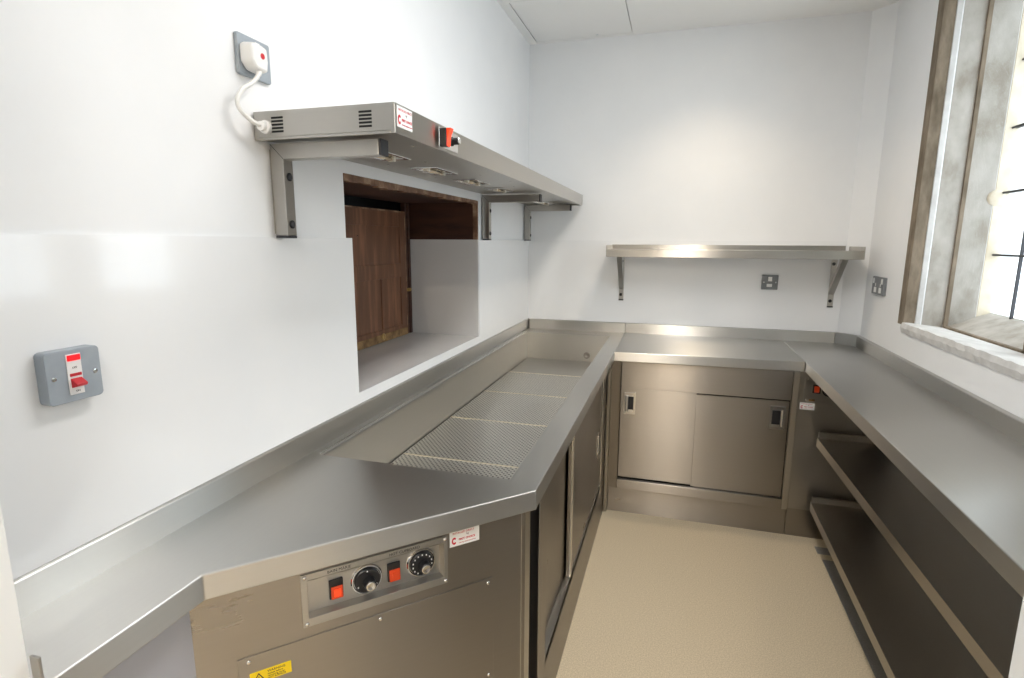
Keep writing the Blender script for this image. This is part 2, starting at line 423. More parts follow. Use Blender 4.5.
# sill: rough front face, pale flat top, sloping inner bed
mb = MB(); ys = [1.36 + (2.803 - 1.36) * i / 60 for i in range(61)]
top = []; bot = []
rows = []
for y in ys:
    r = random.uniform
    rows.append([mb.v(p) for p in ((W + .03, y, WZ0 - .002), (W - .004 + r(-.0015, .0015), y, WZ0 - .002 + r(-.003, .002)), (W - .007 + r(-.002, .002), y, 1.088 + r(-.002, .002)), (W - .002 + r(-.001, .001), y, 1.108 + r(-.002, .002)), (W + .02, y, 1.109), (2.042, y, 1.094), (2.042, y, WZ0 - .002))])
for A, Bq in zip(rows, rows[1:]):
    for i in range(7): mb.bm.faces.new([A[i], A[(i+1) % 7], Bq[(i+1) % 7], Bq[i]])
mb.bm.faces.new(rows[0][::-1]); mb.bm.faces.new(rows[-1])
mb.build('sill_block', 'stonew', wn)
for (a, b) in ((2.215, 2.80), (1.42, 2.075)):
    MB().box((2.042, a, 1.06), (2.060, b, 1.102)).build('brown_roll', 'stoneb', wn, .003)
    MB().prism([(2.058, 1.06), (2.21, 1.06), (2.21, 1.166), (2.158, 1.146), (2.058, 1.100)], lambda p, a=a: (p[0], a, p[1]), lambda p, b=b: (p[0], b, p[1])).build('sloping_bed', 'stone', wn)
MB().box((1.90, 1.36, WZ1 - .02), (2.25, 2.86, WZ1 + .02)).build('head_stone', 'stone', wn, .002)
for (a, b) in ((2.215, 2.80), (1.42, 2.075)):
    g = MB().box((2.198, a - .01, 1.14), (2.201, b + .01, WZ1)).build('glass_pane', 'glass', wn)
    mb = MB(); step = .195; y = b - .172
    while y > a + .02:
        mb.box((2.194, y - .0035, 1.14), (2.205, y + .0035, WZ1)); y -= step
    for z in (1.408, 1.66, 1.914, 2.17, 2.42): mb.box((2.194, a, z - .003), (2.205, b, z + .003))
    mb.build('lead_came', 'lead', g)
    mb = MB()
    for z in (1.408, 1.66, 1.914, 2.17, 2.42): mb.cyl((2.184, a - .005, z), (2.184, b + .008, z), .0045, n=10)
    mb.build('saddle_bar', 'lead', wn)
MB().lathe((2.166, 2.80, 1.64), (0, -1, 0), [(.034, -.01), (.032, .004), (.02, .010), (.0, .012)], 20).build('mortar_patch', 'stonec', wn, smooth=True)

# ------------------------------------------------------------------ left worktop with bain marie trough
lw = thing('bain_marie_worktop', 'long stainless steel worktop with a sunken trough along the left wall', 'worktop', (.3, 2.0, .85))
TX0, TX1, TY0, TY1, TZ = .052, .566, 1.172, 3.262, .738
outer = [(.003, Y0 + .002), (.180, Y0 + .002), (.180, .656), (.640, 1.131), (.637, 2.8), (.634, L - .002), (.003, L - .002)]
mb = MB().holed(outer, [[(TX0, TY0), (TX1, TY0), (TX1 - .008, TY1), (TX0 - .004, TY1)]], lambda p: (p[0], p[1], ZT), lambda p: (p[0], p[1], ZT - .048))
mb.build('worktop_slab', 'top', lw, .0028, 3, brush=(0, 1, 0))
mb = MB()
x0, x1, x2 = TX0, TX1, TX1 - .008
q = [(TX0 + .0015, TY0 + .0015), (TX1 - .0015, TY0 + .0015), (TX1 - .0095, TY1 - .0015), (TX0 - .0025, TY1 - .0015)]
b0 = [mb.v((x, y, ZT - .004)) for x, y in q]; b1 = [mb.v((x, y, .700)) for x, y in q]
for i in range(4): mb.bm.faces.new([b0[i], b0[(i+1) % 4], b1[(i+1) % 4], b1[i]])
mb.bm.faces.new(b1)
tr = mb.build('trough', 'well', lw, 0, brush=(0, 1, 0))
# rims: thin raised line round the trough edge
mb = MB().box((TX0 - .012, TY0, ZT - .001), (TX0 - .008, TY1 + .004, ZT + .004)); mb.box((TX0 - .012, TY1 + .004, ZT - .001), (TX1 - .01, TY1 + .008, ZT + .002))
mb.build('trough_rim', 'bright', lw, .001)
# flat blank plate at the far end of the trough
MB().box((TX0 + .002, 2.862, TZ - .004), (TX1 - .012, TY1 - .001, TZ - .001)).build('blank_plate', 'well', lw, .001, brush=(1, 0, 0))
MB().lathe((.425, TY1 - .003, .775), (0, -1, 0), [(.020, 0), (.020, .003), (.013, .004), (.012, .001), (0, .001)]).build('overflow_cap', 'panel', lw, smooth=True)
def upstand(mb, p, q, inward, th=.018, zt=ZU, cut=(0, 0)):
    """p,q: wall-line ends; inward: unit 2-D vector into the room"""
    prof = [(0.001, ZT - .002), (0.001, zt), (th - .003, zt - .001), (th, zt - .003), (th, ZT - .002)]
    d = (Vector(q) - Vector(p)).normalized()
    f0 = lambda a: (p[0] + inward[0] * a[0] + d.x * cut[0] * a[0], p[1] + inward[1] * a[0] + d.y * cut[0] * a[0], a[1])
    f1 = lambda a: (q[0] + inward[0] * a[0] - d.x * cut[1] * a[0], q[1] + inward[1] * a[0] - d.y * cut[1] * a[0], a[1])
    mb.prism(prof, f0, f1)
mb = MB(); upstand(mb, (0, Y0 + .002), (0, L), (1, 0), .014, cut=(0, 1)); mb.build('wall_upstand', 'top', lw, .0012, brush=(0, 1, 0))
mb = MB(); upstand(mb, (0, L), (.634, L), (0, -1), .024, cut=(1, 0)); mb.build('end_upstand', 'top', lw, .0012, brush=(1, 0, 0))

# ------------------------------------------------------------------ perforated trays
ty = [1.186, 1.602, 2.020, 2.439, 2.858]
tl = ['perforated steel tray in the trough, nearest the angled corner and partly cut off by it',
      'perforated steel tray in the trough, second from the near end',
      'perforated steel tray in the trough, third from the near end',
      'perforated steel tray in the trough, beside the plain blank plate']
def make_tray():
    r = thing('perforated_tray', tl[0], 'tray', (.3055, (ty[0] + ty[1]) / 2, TZ - .012), 'perforated trays in the trough')
    h = .2075; w = .2480
    cx, cy = .3055, (ty[0] + ty[1]) / 2
    hole = [(cx + w - .028 + .010 * math.cos(2*PI*k/20), cy - .085 + .010 * math.sin(2*PI*k/20)) for k in range(20)]
    mb = MB().holed([(cx - w, cy - h), (cx + w, cy - h), (cx + w, cy + h), (cx - w, cy + h)], [hole], lambda p: (p[0], p[1], TZ + .0012), lambda p: (p[0], p[1], TZ))
    mb.build('tray_sheet', 'tray', r, brush=(1, 0, 0))
    MB().box((cx - w, cy + h - .0045, TZ - .012), (cx + w, cy + h, TZ + .0030)).build('folded_edge', 'trayedge', r)
    MB().box((cx - w, cy - h, TZ - .012), (cx + w, cy - h + .0025, TZ + .0020)).build('folded_edge', 'trayedge', r)
    return r
t0 = make_tray()
for i in range(1, 4):
    c = copy_tree(t0, (.3055 - .001 * i, (ty[i] + ty[i+1]) / 2, TZ - .012), label=tl[i])

# ------------------------------------------------------------------ back worktop, right worktop
bw = thing('back_worktop', 'stainless steel worktop along the back wall above the sliding door cupboard', 'worktop', (1.08, 3.12, .85))
MB().holed([(.6355, 2.792), (XG, YB + .012), (XG, L - .002), (.6355, L - .002)], [], lambda p: (p[0], p[1], ZT), lambda p: (p[0], p[1], ZT - .048)).build('worktop_slab', 'top', bw, .0028, 3, brush=(1, 0, 0))
mb = MB(); upstand(mb, (.6355, L), (XR - .008, L), (0, -1), .022, cut=(0, .4)); mb.build('wall_upstand', 'top', bw, .0012, brush=(1, 0, 0))
rw = thing('right_worktop', 'long stainless steel worktop running under the window along the right wall', 'worktop', (1.7, 1.9, .85))
MB().holed([(1.517, Y0 + .002), (W - .002, Y0 + .002), (W - .002, L - CH - .002), (XR + .008, L - .004), (XG + .001, L - .004), (XG + .001, YB + .012)], [], lambda p: (p[0], p[1], ZT), lambda p: (p[0], p[1], ZT - .048)).build('worktop_slab', 'top', rw, .0028, 3, brush=(0, 1, 0))
mb = MB(); upstand(mb, (W, L - CH), (W, Y0 + .002), (-1, 0), .020, cut=(.4, 0)); mb.build('wall_upstand', 'top', rw, .0012, brush=(0, 1, 0))
dv = Vector((W - XR, -CH)).normalized(); nin = (-abs(dv.y), -abs(dv.x))
mb = MB(); upstand(mb, (XR - .006, L), (W, L - CH - .004), nin, .020, cut=(.4, .4)); mb.build('corner_upstand', 'top', rw, .0012, brush=(1, -1, 0))

# ------------------------------------------------------------------ flush pull maker (recessed, local x = width, z = height, facing -y)
def flush_pull(parent, mat4, w=.060, h=.118):
    f = MB(mat4); hw, hh = w / 2, h / 2; iw, ih = hw - .011, hh - .020
    f.holed([(-hw, -hh), (hw, -hh), (hw, hh), (-hw, hh)], [[(-iw, -ih), (iw, -ih), (iw, ih), (-iw, ih)]], lambda p: (p[0], 0, p[1]), lambda p: (p[0], -.003, p[1]))
    pull = f.build('flush_pull', 'bright', parent, .0008)
    c = MB(mat4)
    # raised rolled grip on one side, flat black sheet beside it painting the shade of the hollow
    n = 10; prof = [(-iw - .004 + .016 * (1 - math.cos(PI * i / n)) / 2 * 1.0, -.003 - .006 * math.sin(PI * i / n)) for i in range(n + 1)]
    c.prism(prof + [(prof[-1][0], 0), (prof[0][0], 0)], lambda p: (p[0], p[1], -ih - .003), lambda p: (p[0], p[1], ih + .003))
    c.box((-iw, -.0036, ih - .002), (iw, -.0006, ih + .006)); c.box((-iw, -.0036, -ih - .006), (iw, -.0006, -ih + .006))
    c.build('grip', 'chrome', pull, smooth=False)
    MB(mat4).box((prof[-1][0], -.0012, -ih + .006), (iw, -.0004, ih - .002)).build('pocket_shade', 'black', pull)
    return pull

# ------------------------------------------------------------------ back cupboard
bc = thing('sliding_door_cupboard', 'low stainless steel cupboard with two sliding doors under the back worktop', 'cupboard', (1.08, 3.1, 0))
FY = 2.826
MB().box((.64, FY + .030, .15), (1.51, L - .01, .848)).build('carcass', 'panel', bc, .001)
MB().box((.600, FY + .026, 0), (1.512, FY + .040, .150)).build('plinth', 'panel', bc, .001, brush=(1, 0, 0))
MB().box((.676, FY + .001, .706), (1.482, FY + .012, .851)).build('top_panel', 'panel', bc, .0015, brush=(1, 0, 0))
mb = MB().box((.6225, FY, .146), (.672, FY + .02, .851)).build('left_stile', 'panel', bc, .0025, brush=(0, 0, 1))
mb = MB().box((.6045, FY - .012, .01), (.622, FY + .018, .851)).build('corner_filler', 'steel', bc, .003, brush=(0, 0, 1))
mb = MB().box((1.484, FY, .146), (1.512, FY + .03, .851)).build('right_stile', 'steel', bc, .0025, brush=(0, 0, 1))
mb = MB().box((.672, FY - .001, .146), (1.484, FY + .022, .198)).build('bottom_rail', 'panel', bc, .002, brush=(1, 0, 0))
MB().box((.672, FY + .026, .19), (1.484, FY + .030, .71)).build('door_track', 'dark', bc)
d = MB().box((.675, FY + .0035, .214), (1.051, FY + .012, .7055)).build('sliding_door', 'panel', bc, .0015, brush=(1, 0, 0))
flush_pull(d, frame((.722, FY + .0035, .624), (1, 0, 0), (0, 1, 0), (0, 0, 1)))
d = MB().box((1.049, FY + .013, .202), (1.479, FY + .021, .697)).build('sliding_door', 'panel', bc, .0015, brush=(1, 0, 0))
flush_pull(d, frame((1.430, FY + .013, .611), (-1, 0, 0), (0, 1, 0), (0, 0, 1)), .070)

# ------------------------------------------------------------------ hot cupboard at the back right, under the right worktop
def sticker(parent, mat4, w, h, name='maker_sticker'):
    """local x right, y up, z out of the surface"""
    s = MB(mat4).box((0, 0, 0), (w, h, .0004)).build(name, 'sticker', parent)
    def tx(t, size, x, y, mat='stickred', bold=0.):
        return text_mesh(t, size, mat4 @ Matrix.Translation((x, y, .0005)), 'lettering', mat, s, bold=bold)
    tx('INSTALLED DIRECT', h * .165, w * .10, h * .78)
    tx('by', h * .18, w * .56, h * .60, 'stickdark')
    tx('FIRST CHOICE', h * .17, w * .30, h * .33, bold=h * .006)
    tx('catering equipment service', h * .105, w * .30, h * .14)
    c = MB(mat4); R0, R1 = h * .20, h * .105; cx, cy = w * .15, h * .36; n = 20
    outer_ = [(cx + R0 * .8 * math.cos(a), cy + R0 * 1.15 * math.sin(a)) for a in [math.radians(38 + 284 * i / n) for i in range(n + 1)]]
    inner_ = [(cx + R1 * .75 * math.cos(a), cy + R1 * 1.05 * math.sin(a)) for a in [math.radians(38 + 284 * i / n) for i in range(n, -1, -1)]]
    c.holed(outer_ + inner_, [], lambda p: (p[0], p[1], .0005), lambda p: (p[0], p[1], .0009))
    c.build('emblem', 'stickred', s)
    return s
hc = thing('hot_cupboard', 'dark stainless steel heated cupboard end with a red switch, under the back right corner', 'cupboard', (1.7, 3.1, 0))
HP = FY + .014
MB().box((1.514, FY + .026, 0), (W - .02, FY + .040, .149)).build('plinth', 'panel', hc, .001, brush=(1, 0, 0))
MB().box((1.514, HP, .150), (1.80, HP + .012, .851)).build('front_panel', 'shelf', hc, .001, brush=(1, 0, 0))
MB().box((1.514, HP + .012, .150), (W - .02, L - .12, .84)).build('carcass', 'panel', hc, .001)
MB().box((1.535, HP - .002, .700), (1.690, HP, .825)).build('control_plate', 'steel', hc, .001, brush=(1, 0, 0))
for (x, z) in ((1.548, .815), (1.548, .712)): MB().lathe((x, HP - .002, z), (0, -1, 0), [(.004, 0), (.004, .001), (.002, .002)], 12).build('screw', 'bright', hc, smooth=True)
MB().box((1.572, HP - .006, .748), (1.606, HP - .002, .790)).build('switch_housing', 'black', hc, .0015)
MB().box((1.578, HP - .009, .754), (1.600, HP - .006, .784)).build('rocker', 'red', hc, .002)
MB().lathe((1.640, HP - .002, .765), (0, -1, 0), [(.028, 0), (.028, .003), (.024, .004), (.022, .006), (.020, .014), (.0, .014)]).build('dial', 'black', hc, smooth=False)
MB().box((1.56, HP - .003, .708), (1.585, HP - .0021, .718)).build('brass_mark', 'woodraw', hc)
sticker(hc, frame((1.524, HP - .0005, .664), (1, 0, 0), (0, 0, 1), (0, -1, 0)), .064, .034)

# ------------------------------------------------------------------ under-worktop shelves on the right
def under_shelf(xa, xb, z, ya, yb, label, parentgroup='steel shelves under the right worktop'):
    r = thing('under_shelf', label, 'shelf', (1.72, 1.7, z - .04), parentgroup)
    xw = W - .012
    # deck with folded-down front lip
    prof = lambda x, zz: None
    mb = MB()
    for (p, q, s0, s1) in (((0, 0), None, 0, 0),): pass
    fa = lambda p: ((xa + p[0]) if p[2] else p[0], ya, p[1]); 
    P = [(0, z, 1), (xw, z, 0), (xw, z - .003, 0), (.003, z - .003, 1), (.003, z - .038, 1), (.012, z - .038, 1), (.012, z - .041, 1), (0, z - .041, 1)]
    mb.prism(P, lambda p: ((xa + p[0]) if p[2] else p[0], ya, p[1]), lambda p: ((xb + p[0]) if p[2] else p[0], yb, p[1]))
    mb.build('shelf_deck', 'shelf', r, .001, brush=(0, 1, 0))
    MB().box((xb + .004, yb - .004, z), (xw, yb, z + .032)).box((xb + .004, yb - .014, z + .029), (xw, yb, z + .032)).build('end_upturn', 'shelf', r, .001, brush=(1, 0, 0))
    MB().box((xw - .003, ya, z), (xw, yb, z + .032)).build('back_upturn', 'shelf', r, .001, brush=(0, 1, 0))
    return r
YE = 2.80
under_shelf(1.655, 1.604, .540, Y0 + .02, YE, 'upper stainless steel shelf under the right worktop')
under_shelf(1.575, 1.604, .213, Y0 + .02, YE, 'lower stainless steel shelf under the right worktop, just above the floor')
lg = thing('support_stand', 'dark steel leg stand at the wall behind the shelves under the right worktop', 'frame', (1.85, 1.8, 0))
for y in (.55, 2.77):
    for x in (1.845,):
        MB().box((x, y - .015, .02), (x + .03, y + .015, .852)).build('leg', 'rubber_and_shade', lg, .001, brush=(0, 0, 1))
        MB().cyl((x + .015, y, 0), (x + .015, y, .022), .014).build('foot', 'black', lg)
MB().box((1.872, .5, .45), (1.884, 2.78, .50)).build('rail', 'shelf', lg, .001)

# ------------------------------------------------------------------ left cupboard: near end, diagonal control front, sliding doors
lc = thing('bain_marie_cupboard', 'stainless steel heated cupboard with angled control front under the left worktop', 'cupboard', (.3, 2.0, 0))
A = Vector((.180, .656)); Bd = Vector((.640, 1.131)); T = (Bd - A).normalized(); Nn = Vector((T.y, -T.x)); Lt = (Bd - A).length
REC = .030
Oo = A - Nn * REC
D = frame((Oo.x, Oo.y, 0), (T.x, T.y, 0), (-Nn.x, -Nn.y, 0), (0, 0, 1))     # local x along, y inwards, z up
bt = (T.x, T.y, 0)
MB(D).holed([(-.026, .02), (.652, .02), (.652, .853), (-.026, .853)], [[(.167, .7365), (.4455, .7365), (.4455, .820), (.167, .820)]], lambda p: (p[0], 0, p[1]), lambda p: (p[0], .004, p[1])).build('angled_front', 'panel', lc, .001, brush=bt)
MB().box((.138, Y0 + .02, .02), (.1415, .659, .853)).build('near_side', 'matte', lc, .001, brush=(0, 1, 0))  # paler lavender-grey than the other panels
MB(D).box((.040, -.0022, .06), (.566, -.0002, .699)).build('cover_plate', 'panel', lc, .0008, brush=bt)
cp = MB(D).holed([(.156, .722), (.455, .722), (.455, .832), (.156, .832)], [[(.168, .739), (.446, .739), (.446, .819), (.168, .819)]],
            lambda p: (p[0], -.0001, p[1]), lambda p: (p[0], -.0035, p[1])).build('control_plate', 'steel', lc, .001, brush=bt)
RD = .017    # depth of the recessed instrument well
mb = MB(D)
wl = [(.168, .738), (.4455, .738), (.4455, .8185), (.168, .8185)]
v0 = [mb.v((a, -.0034, c)) for a, c in wl]; v1 = [mb.v((a + (.002 if a < .3 else -.002), RD, c + (.002 if c < .78 else -.002))) for a, c in wl]
for k in range(4): mb.bm.faces.new([v0[k], v0[(k+1) % 4], v1[(k+1) % 4], v1[k]])
mb.bm.faces.new(v1)
mb.build('recess_well', 'steel', cp, 0, brush=bt)
DI = D @ Matrix.Translation((0, RD + .0016, 0))
def screw(x, z, y=0., par=lc):
    MB(D).lathe((x, y, z), (0, -1, 0), [(.0042, 0), (.0042, .001), (.0025, .0022), (.0, .0024)], 14).build('screw', 'bright', par, smooth=True)
for (u, z) in ((.163, .826), (.449, .8265), (.449, .7285), (.163, .7285)): screw(u, z, -.0035, cp)
for (u, z) in ((.058, .688), (.304, .688), (.553, .688), (.553, .45), (.058, .45)): screw(u, z, -.0022)
def rocker(x, z, lit):
    hs = MB(DI).box((x - .0135, -.006, z - .021), (x + .0135, -.0016, z + .020)).build('switch_housing', 'black', cp, .0012)
    MB(DI).prism([(-.006, z - .0195), (-.0105, z - .0195), (-.0085, z + .006), (-.006, z + .006)], lambda p: (x - .0105, p[0], p[1]), lambda p: (x + .0120, p[0], p[1])).build('rocker', 'red', hs, .001)
    MB(DI).box((x - .005, -.0112, z - .014), (x + .007, -.0090, z + .000)).build('lamp_window', 'redlit' if lit else 'red', hs, .0006)
rocker(.2235, .775, True); rocker(.3410, .775, False)
def dial(x, z, full):
    MB(DI).lathe((x, -.0016, z), (0, -1, 0), [(.0325, 0), (.0325, .003), (.0305, .0055), (.0285, .0055), (.0270, .003), (.0, .003)], 40).build('dial_bezel', 'chrome', cp, smooth=False)
    dk = MB(DI).lathe((x, -.0045, z), (0, -1, 0), [(.0262, 0), (.0258, .006), (.0242, .0075), (.0, .0075)], 40).build('dial', 'black', cp, smooth=False)
    MB(DI).lathe((x + .003, -.012, z - .004), (0, -1, 0), [(.0125, 0), (.0118, .014), (.0105, .0155), (.0, .0155)], 28).build('dial_grip', 'black', dk)
    MB(DI).lathe((x + .003, -.0276, z - .004), (0, -1, 0), [(.0098, 0), (.0098, .0006), (.008, .0012), (.0, .0006)], 28).build('grip_cap', 'bright', dk)
    rng = range(-60, 241, 25) if full else (-30, 90, 205)
    for a in rng:
        r = math.radians(a); cx, cz = x + .0212 * math.cos(r), z + .0212 * math.sin(r)
        MB(DI).box((cx - .0012, -.0126, cz - .0016), (cx + .0012, -.0120, cz + .0016)).build('dial_mark', 'dialink', dk)
dial(.2840, .7755, False); dial(.4010, .7770, True)
TX = lambda s, x, z, size: text_mesh(s, size, D @ frame((x, -.0037, z), (1, 0, 0), (0, 0, 1), (0, -1, 0)), 'lettering', 'ink', cp)
TX('BAIN MARIE', .205, .8225, .0085); TX('HOT CUPBOARD', .327, .8225, .0085)
sticker(lc, D @ frame((.461, -.0003, .801), (1, 0, 0), (0, 0, 1), (0, -1, 0)), .071, .036)
ys_ = MB(D).box((.058, -.0030, .640), (.130, -.0022, .664)).build('warning_sticker', 'yellow', lc)
wt = D @ frame((.058, -.0031, .640), (1, 0, 0), (0, 0, 1), (0, -1, 0))
MB(wt).holed([(.004, .003), (.026, .003), (.015, .021)], [[(.0075, .005), (.0225, .005), (.015, .0175)]], lambda p: (p[0], p[1], 0), lambda p: (p[0], p[1], .0003)).build('warning_triangle', 'ink', ys_)
text_mesh('!', .012, wt @ Matrix.Translation((.0135, .006, .0001)), 'lettering', 'ink', ys_)
text_mesh('WARNING', .0065, wt @ Matrix.Translation((.030, .0165, .0001)), 'lettering', 'ink', ys_)
for k, s in enumerate(('Isolate before', 'removing cover', 'HOT SURFACE')): text_mesh(s, .0048, wt @ Matrix.Translation((.030, .0115 - k * .0045, .0001)), 'lettering', 'ink', ys_)
# side facing the aisle
SXF = .602
MB().box((.592, 1.137, .02), (.606, 1.215, .853)).build('corner_post', 'steel', lc, .002, brush=(0, 0, 1))
MB().box((.560, 1.215, .0), (.566, 1.335, .853)).build('recess_shade', 'rubber_and_shade', lc)  # dark sheet standing in for the shade inside the corner gap
mb = MB().holed([(1.335, .0), (2.812, .0), (2.812, .853), (1.335, .853)], [[(1.425, .225), (2.660, .225), (2.660, .800), (1.425, .800)]], lambda p: (SXF, p[0], p[1]), lambda p: (SXF - .045, p[0], p[1]))
mb.build('front_frame', 'panel', lc, .002, brush=(0, 1, 0))
MB().box((.50, 1.40, .20), (.505, 2.70, .69)).build('carcass_back', 'rubber_and_shade', lc)
MB().box((.555, 1.425, .2), (.602, 2.66, .226)).build('door_track', 'steel', lc, .001)
d1 = MB().box((SXF - .032, 1.40, .227), (SXF - .024, 2.02, .799)).build('sliding_door', 'panel', lc, .0015, brush=(0, 1, 0))
d2 = MB().box((SXF - .018, 1.838, .227), (SXF - .004, 2.655, .799)).build('sliding_door', 'panel', lc, .002, brush=(0, 1, 0))
flush_pull(d2, frame((SXF - .004, 2.535, .487), (0, -1, 0), (-1, 0, 0), (0, 0, 1)))
MB().box((SXF - .006, 1.834, .227), (SXF + .0005, 1.850, .799)).build('door_edge', 'bright', d2, .001, brush=(0, 0, 1))
MB().box((.59, 2.66, .15), (.6045, 2.676, .853)).build('end_stile', 'bright', lc, .002, brush=(0, 0, 1))
MB().box((.02, 1.2, .3), (.04, 3.4, .69)).build('rear_panel', 'panel', lc)

# ------------------------------------------------------------------ heated gantry shelf on the left wall
ga = thing('heated_gantry', 'long stainless steel heat lamp gantry fixed on the left wall above the hatch', 'gantry', (.18, 2.2, 1.672))
GX, GY0, GY1, GZ0, GZ1 = .351, 1.062, 3.405, 1.6725, 1.7330
mb = MB()
prof = [(.004, GZ1), (GX, GZ1), (GX, GZ0), (GX - .010, GZ0), (GX - .010, GZ0 + .006), (.004, GZ0 + .006)]
mb.prism(prof, lambda p: (p[0], GY0, p[1]), lambda p: (p[0], GY1, p[1]))
mb.box((.004, GY0 + .0004, GZ0), (GX - .010, GY0 + .010, GZ0 + .0062)); mb.box((.004, GY1 - .010, GZ0), (GX - .010, GY1 - .0004, GZ0 + .0062))
mb.build('housing', 'steel', ga, .0015, brush=(0, 1, 0))
for cx in (.066, .283):
    mb = MB()
    for k in range(5):
        z = 1.7035 + (k - 2) * .0072
        mb.box((cx - .015, GY0 - .0006, z - .0021), (cx + .015, GY0 + .003, z + .0021))
    mb.build('vent_slots', 'dark', ga)
MB().lathe((.038, GY0, 1.699), (0, -1, 0), [(.014, 0), (.014, .008), (.010, .010), (.010, .020), (.006, .022)], 24).build('cable_gland', 'whiteplastic', ga)
def lamp(y, x=.158):
    w, l = .045, .086; z = GZ0 + .006
    mb = MB().holed([(x - w, y - l), (x + w, y - l), (x + w, y + l), (x - w, y + l)], [[(x - w + .012, y - l + .020), (x + w - .012, y - l + .020), (x + w - .012, y + l - .020), (x - w + .012, y + l - .020)]],
                    lambda p: (p[0], p[1], z), lambda p: (p[0], p[1], z - .0045))
    # trough-shaped reflector hanging slightly below
    r = mb.build('lamp_plate', 'chrome', ga, .0015)
    q = MB(); n = 8; hw = w - .012
    pr = [(x + hw * math.cos(PI * k / n), z - .001 - .0 + .0) for k in range(n + 1)]
    prof = [(x + (hw + .004) * math.cos(PI + PI * k / n), z - .0005 + .0) for k in range(n + 1)]
    q.box((x - hw, y - l + .020, z - .0012), (x + hw, y + l - .020, z - .0004))
    q.build('reflector', 'bright', r)
    MB().cyl((x, y - l + .028, z - .0062), (x, y + l - .028, z - .0062), .0052, n=14).build('heat_tube', 'tube', r, smooth=True)
    for s in (-1, 1): MB().box((x - .009, y + s * (l - .026) - .007, z - .011), (x + .009, y + s * (l - .026) + .007, z - .001)).build('tube_holder', 'ceramic', r, .001)
M['tube'] = plain('halogen_tube', (.62, .50, .34), .15, 0., 1.)
M['ceramic'] = plain('ceramic', (.70, .66, .58), .5)
for y in (1.34, 1.68, 2.02, 2.36, 2.79, 3.225): lamp(y)
for y, x in ((1.24, .30), (1.49, .215), (1.84, .255), (2.05, .30), (2.25, .255), (1.52, .08), (1.86, .08)):
    MB().cyl((x, y, GZ0 + .007), (x, y, GZ0 + .0035), .004, n=10).build('rivet', 'bright', ga)
# control on the front face
G = frame((GX, 1.282, 1.6765), (0, 1, 0), (0, 0, 1), (1, 0, 0))   # local x along y, y up, z out
pl = MB(G).box((-.002, .004, 0), (.118, .050, .0012)).build('control_plate', 'bright', ga, .0006)
hs = MB(G).box((.006, .006, 0), (.030, .048, .016)).build('switch_housing', 'black', pl, .002)
MB(G).prism([(.006, .016), (.048, .016), (.048, .026), (.030, .019), (.010, .017)], lambda p: (.009, p[0], p[1]), lambda p: (.029, p[0], p[1])).build('rocker', 'redlit', hs, .001)
MB(G).lathe((.076, .028, .001), (0, 0, 1), [(.0115, 0), (.0115, .003), (.0088, .005), (.0084, .019), (.0075, .020)], 28).build('knob', 'black', pl)
MB(G).lathe((.076, .028, .0205), (0, 0, 1), [(.0080, 0), (.0086, .0015), (.007, .003), (.0, .003)], 28).build('knob_cap', 'bright', pl)
sticker(ga, frame((GX + .0004, 1.070, 1.687), (0, 1, 0), (0, 0, 1), (1, 0, 0)), .068, .042)
# brackets
bl = ['near stainless steel angle bracket under the gantry, left of the hatch', 'middle stainless steel angle bracket under the gantry, just right of the hatch', 'far stainless steel angle bracket under the gantry, beside the back corner']
def make_bracket():
    y = 1.121; r = thing('wall_bracket', bl[0], 'bracket', (0, y, 1.455), 'angle brackets under the gantry')
    zt = GZ0 - .0005; hw = .0165; th = .034
    # mitred angle of box tube
    P = [(.007, zt), (.287, zt), (.287, zt - th), (.007 + th, zt - th), (.007 + th, 1.466), (.007, 1.466)]
    MB().prism(P, lambda p: (p[0], y - hw, p[1]), lambda p: (p[0], y + hw, p[1])).build('angle_arm', 'steel', r, .0018)
    MB().prism([(.007, zt), (.0085, zt), (.007 + th, zt - th + .0015), (.007 + th, zt - th)], lambda p: (p[0], y - hw - .0004, p[1]), lambda p: (p[0], y - hw + .001, p[1])).build('mitre_seam', 'rubber_and_shade', r)
    MB().box((.287, y - hw, zt - th), (.293, y + hw, zt)).build('end_cap', 'rubber_and_shade', r, .001)
    MB().box((.007, y - hw, 1.460), (.007 + th, y + hw, 1.466)).build('end_cap', 'rubber_and_shade', r, .001)
    for z in (1.60, 1.492): MB().lathe((.007 + th, y + .001, z), (1, 0, 0), [(.0095, 0), (.0095, .002), (.006, .004), (.0, .004)], 20).build('bolt', 'black', r)
    MB().box((.0062, y - hw - .002, 1.47), (.0075, y + hw + .002, 1.66)).build('back_plate', 'steel', r)
    return r
b0 = make_bracket()
copy_tree(b0, (0, 2.575, 1.455), label=bl[1]); copy_tree(b0, (0, 3.345, 1.455), label=bl[2])

# ------------------------------------------------------------------ wall shelf on the back wall
sh = thing('wall_shelf', 'stainless steel wall shelf fixed on the back wall', 'shelf', (1.17, 3.3, 1.372))
SY = 3.15
mb = MB()
P = [(SY, 1.413), (SY, 1.372), (SY + .012, 1.372), (SY + .012, 1.374), (SY + .003, 1.374), (SY + .003, 1.4105), (L - .009, 1.4105), (L - .009, 1.438), (L - .0065, 1.438), (L - .0065, 1.408), ]
P = [(SY, 1.372), (SY, 1.413), (L - .010, 1.413), (L - .010, 1.439), (L - .0065, 1.439), (L - .0065, 1.409), (SY + .004, 1.409), (SY + .004, 1.372)]
mb.prism(P, lambda p: (.535, p[0], p[1]), lambda p: (1.800 if p[0] > 3.3 else 1.815, p[0], p[1]))
mb.build('shelf_deck', 'steel', sh, .0012, brush=(1, 0, 0))
MB().box((.5335, SY + .001, 1.374), (.537, L - .007, 1.436)).build('side_lip', 'steel', sh, .0008)
MB().box((1.812, SY + .001, 1.374), (1.815, 3.42, 1.436)).build('side_lip', 'steel', sh, .0008)
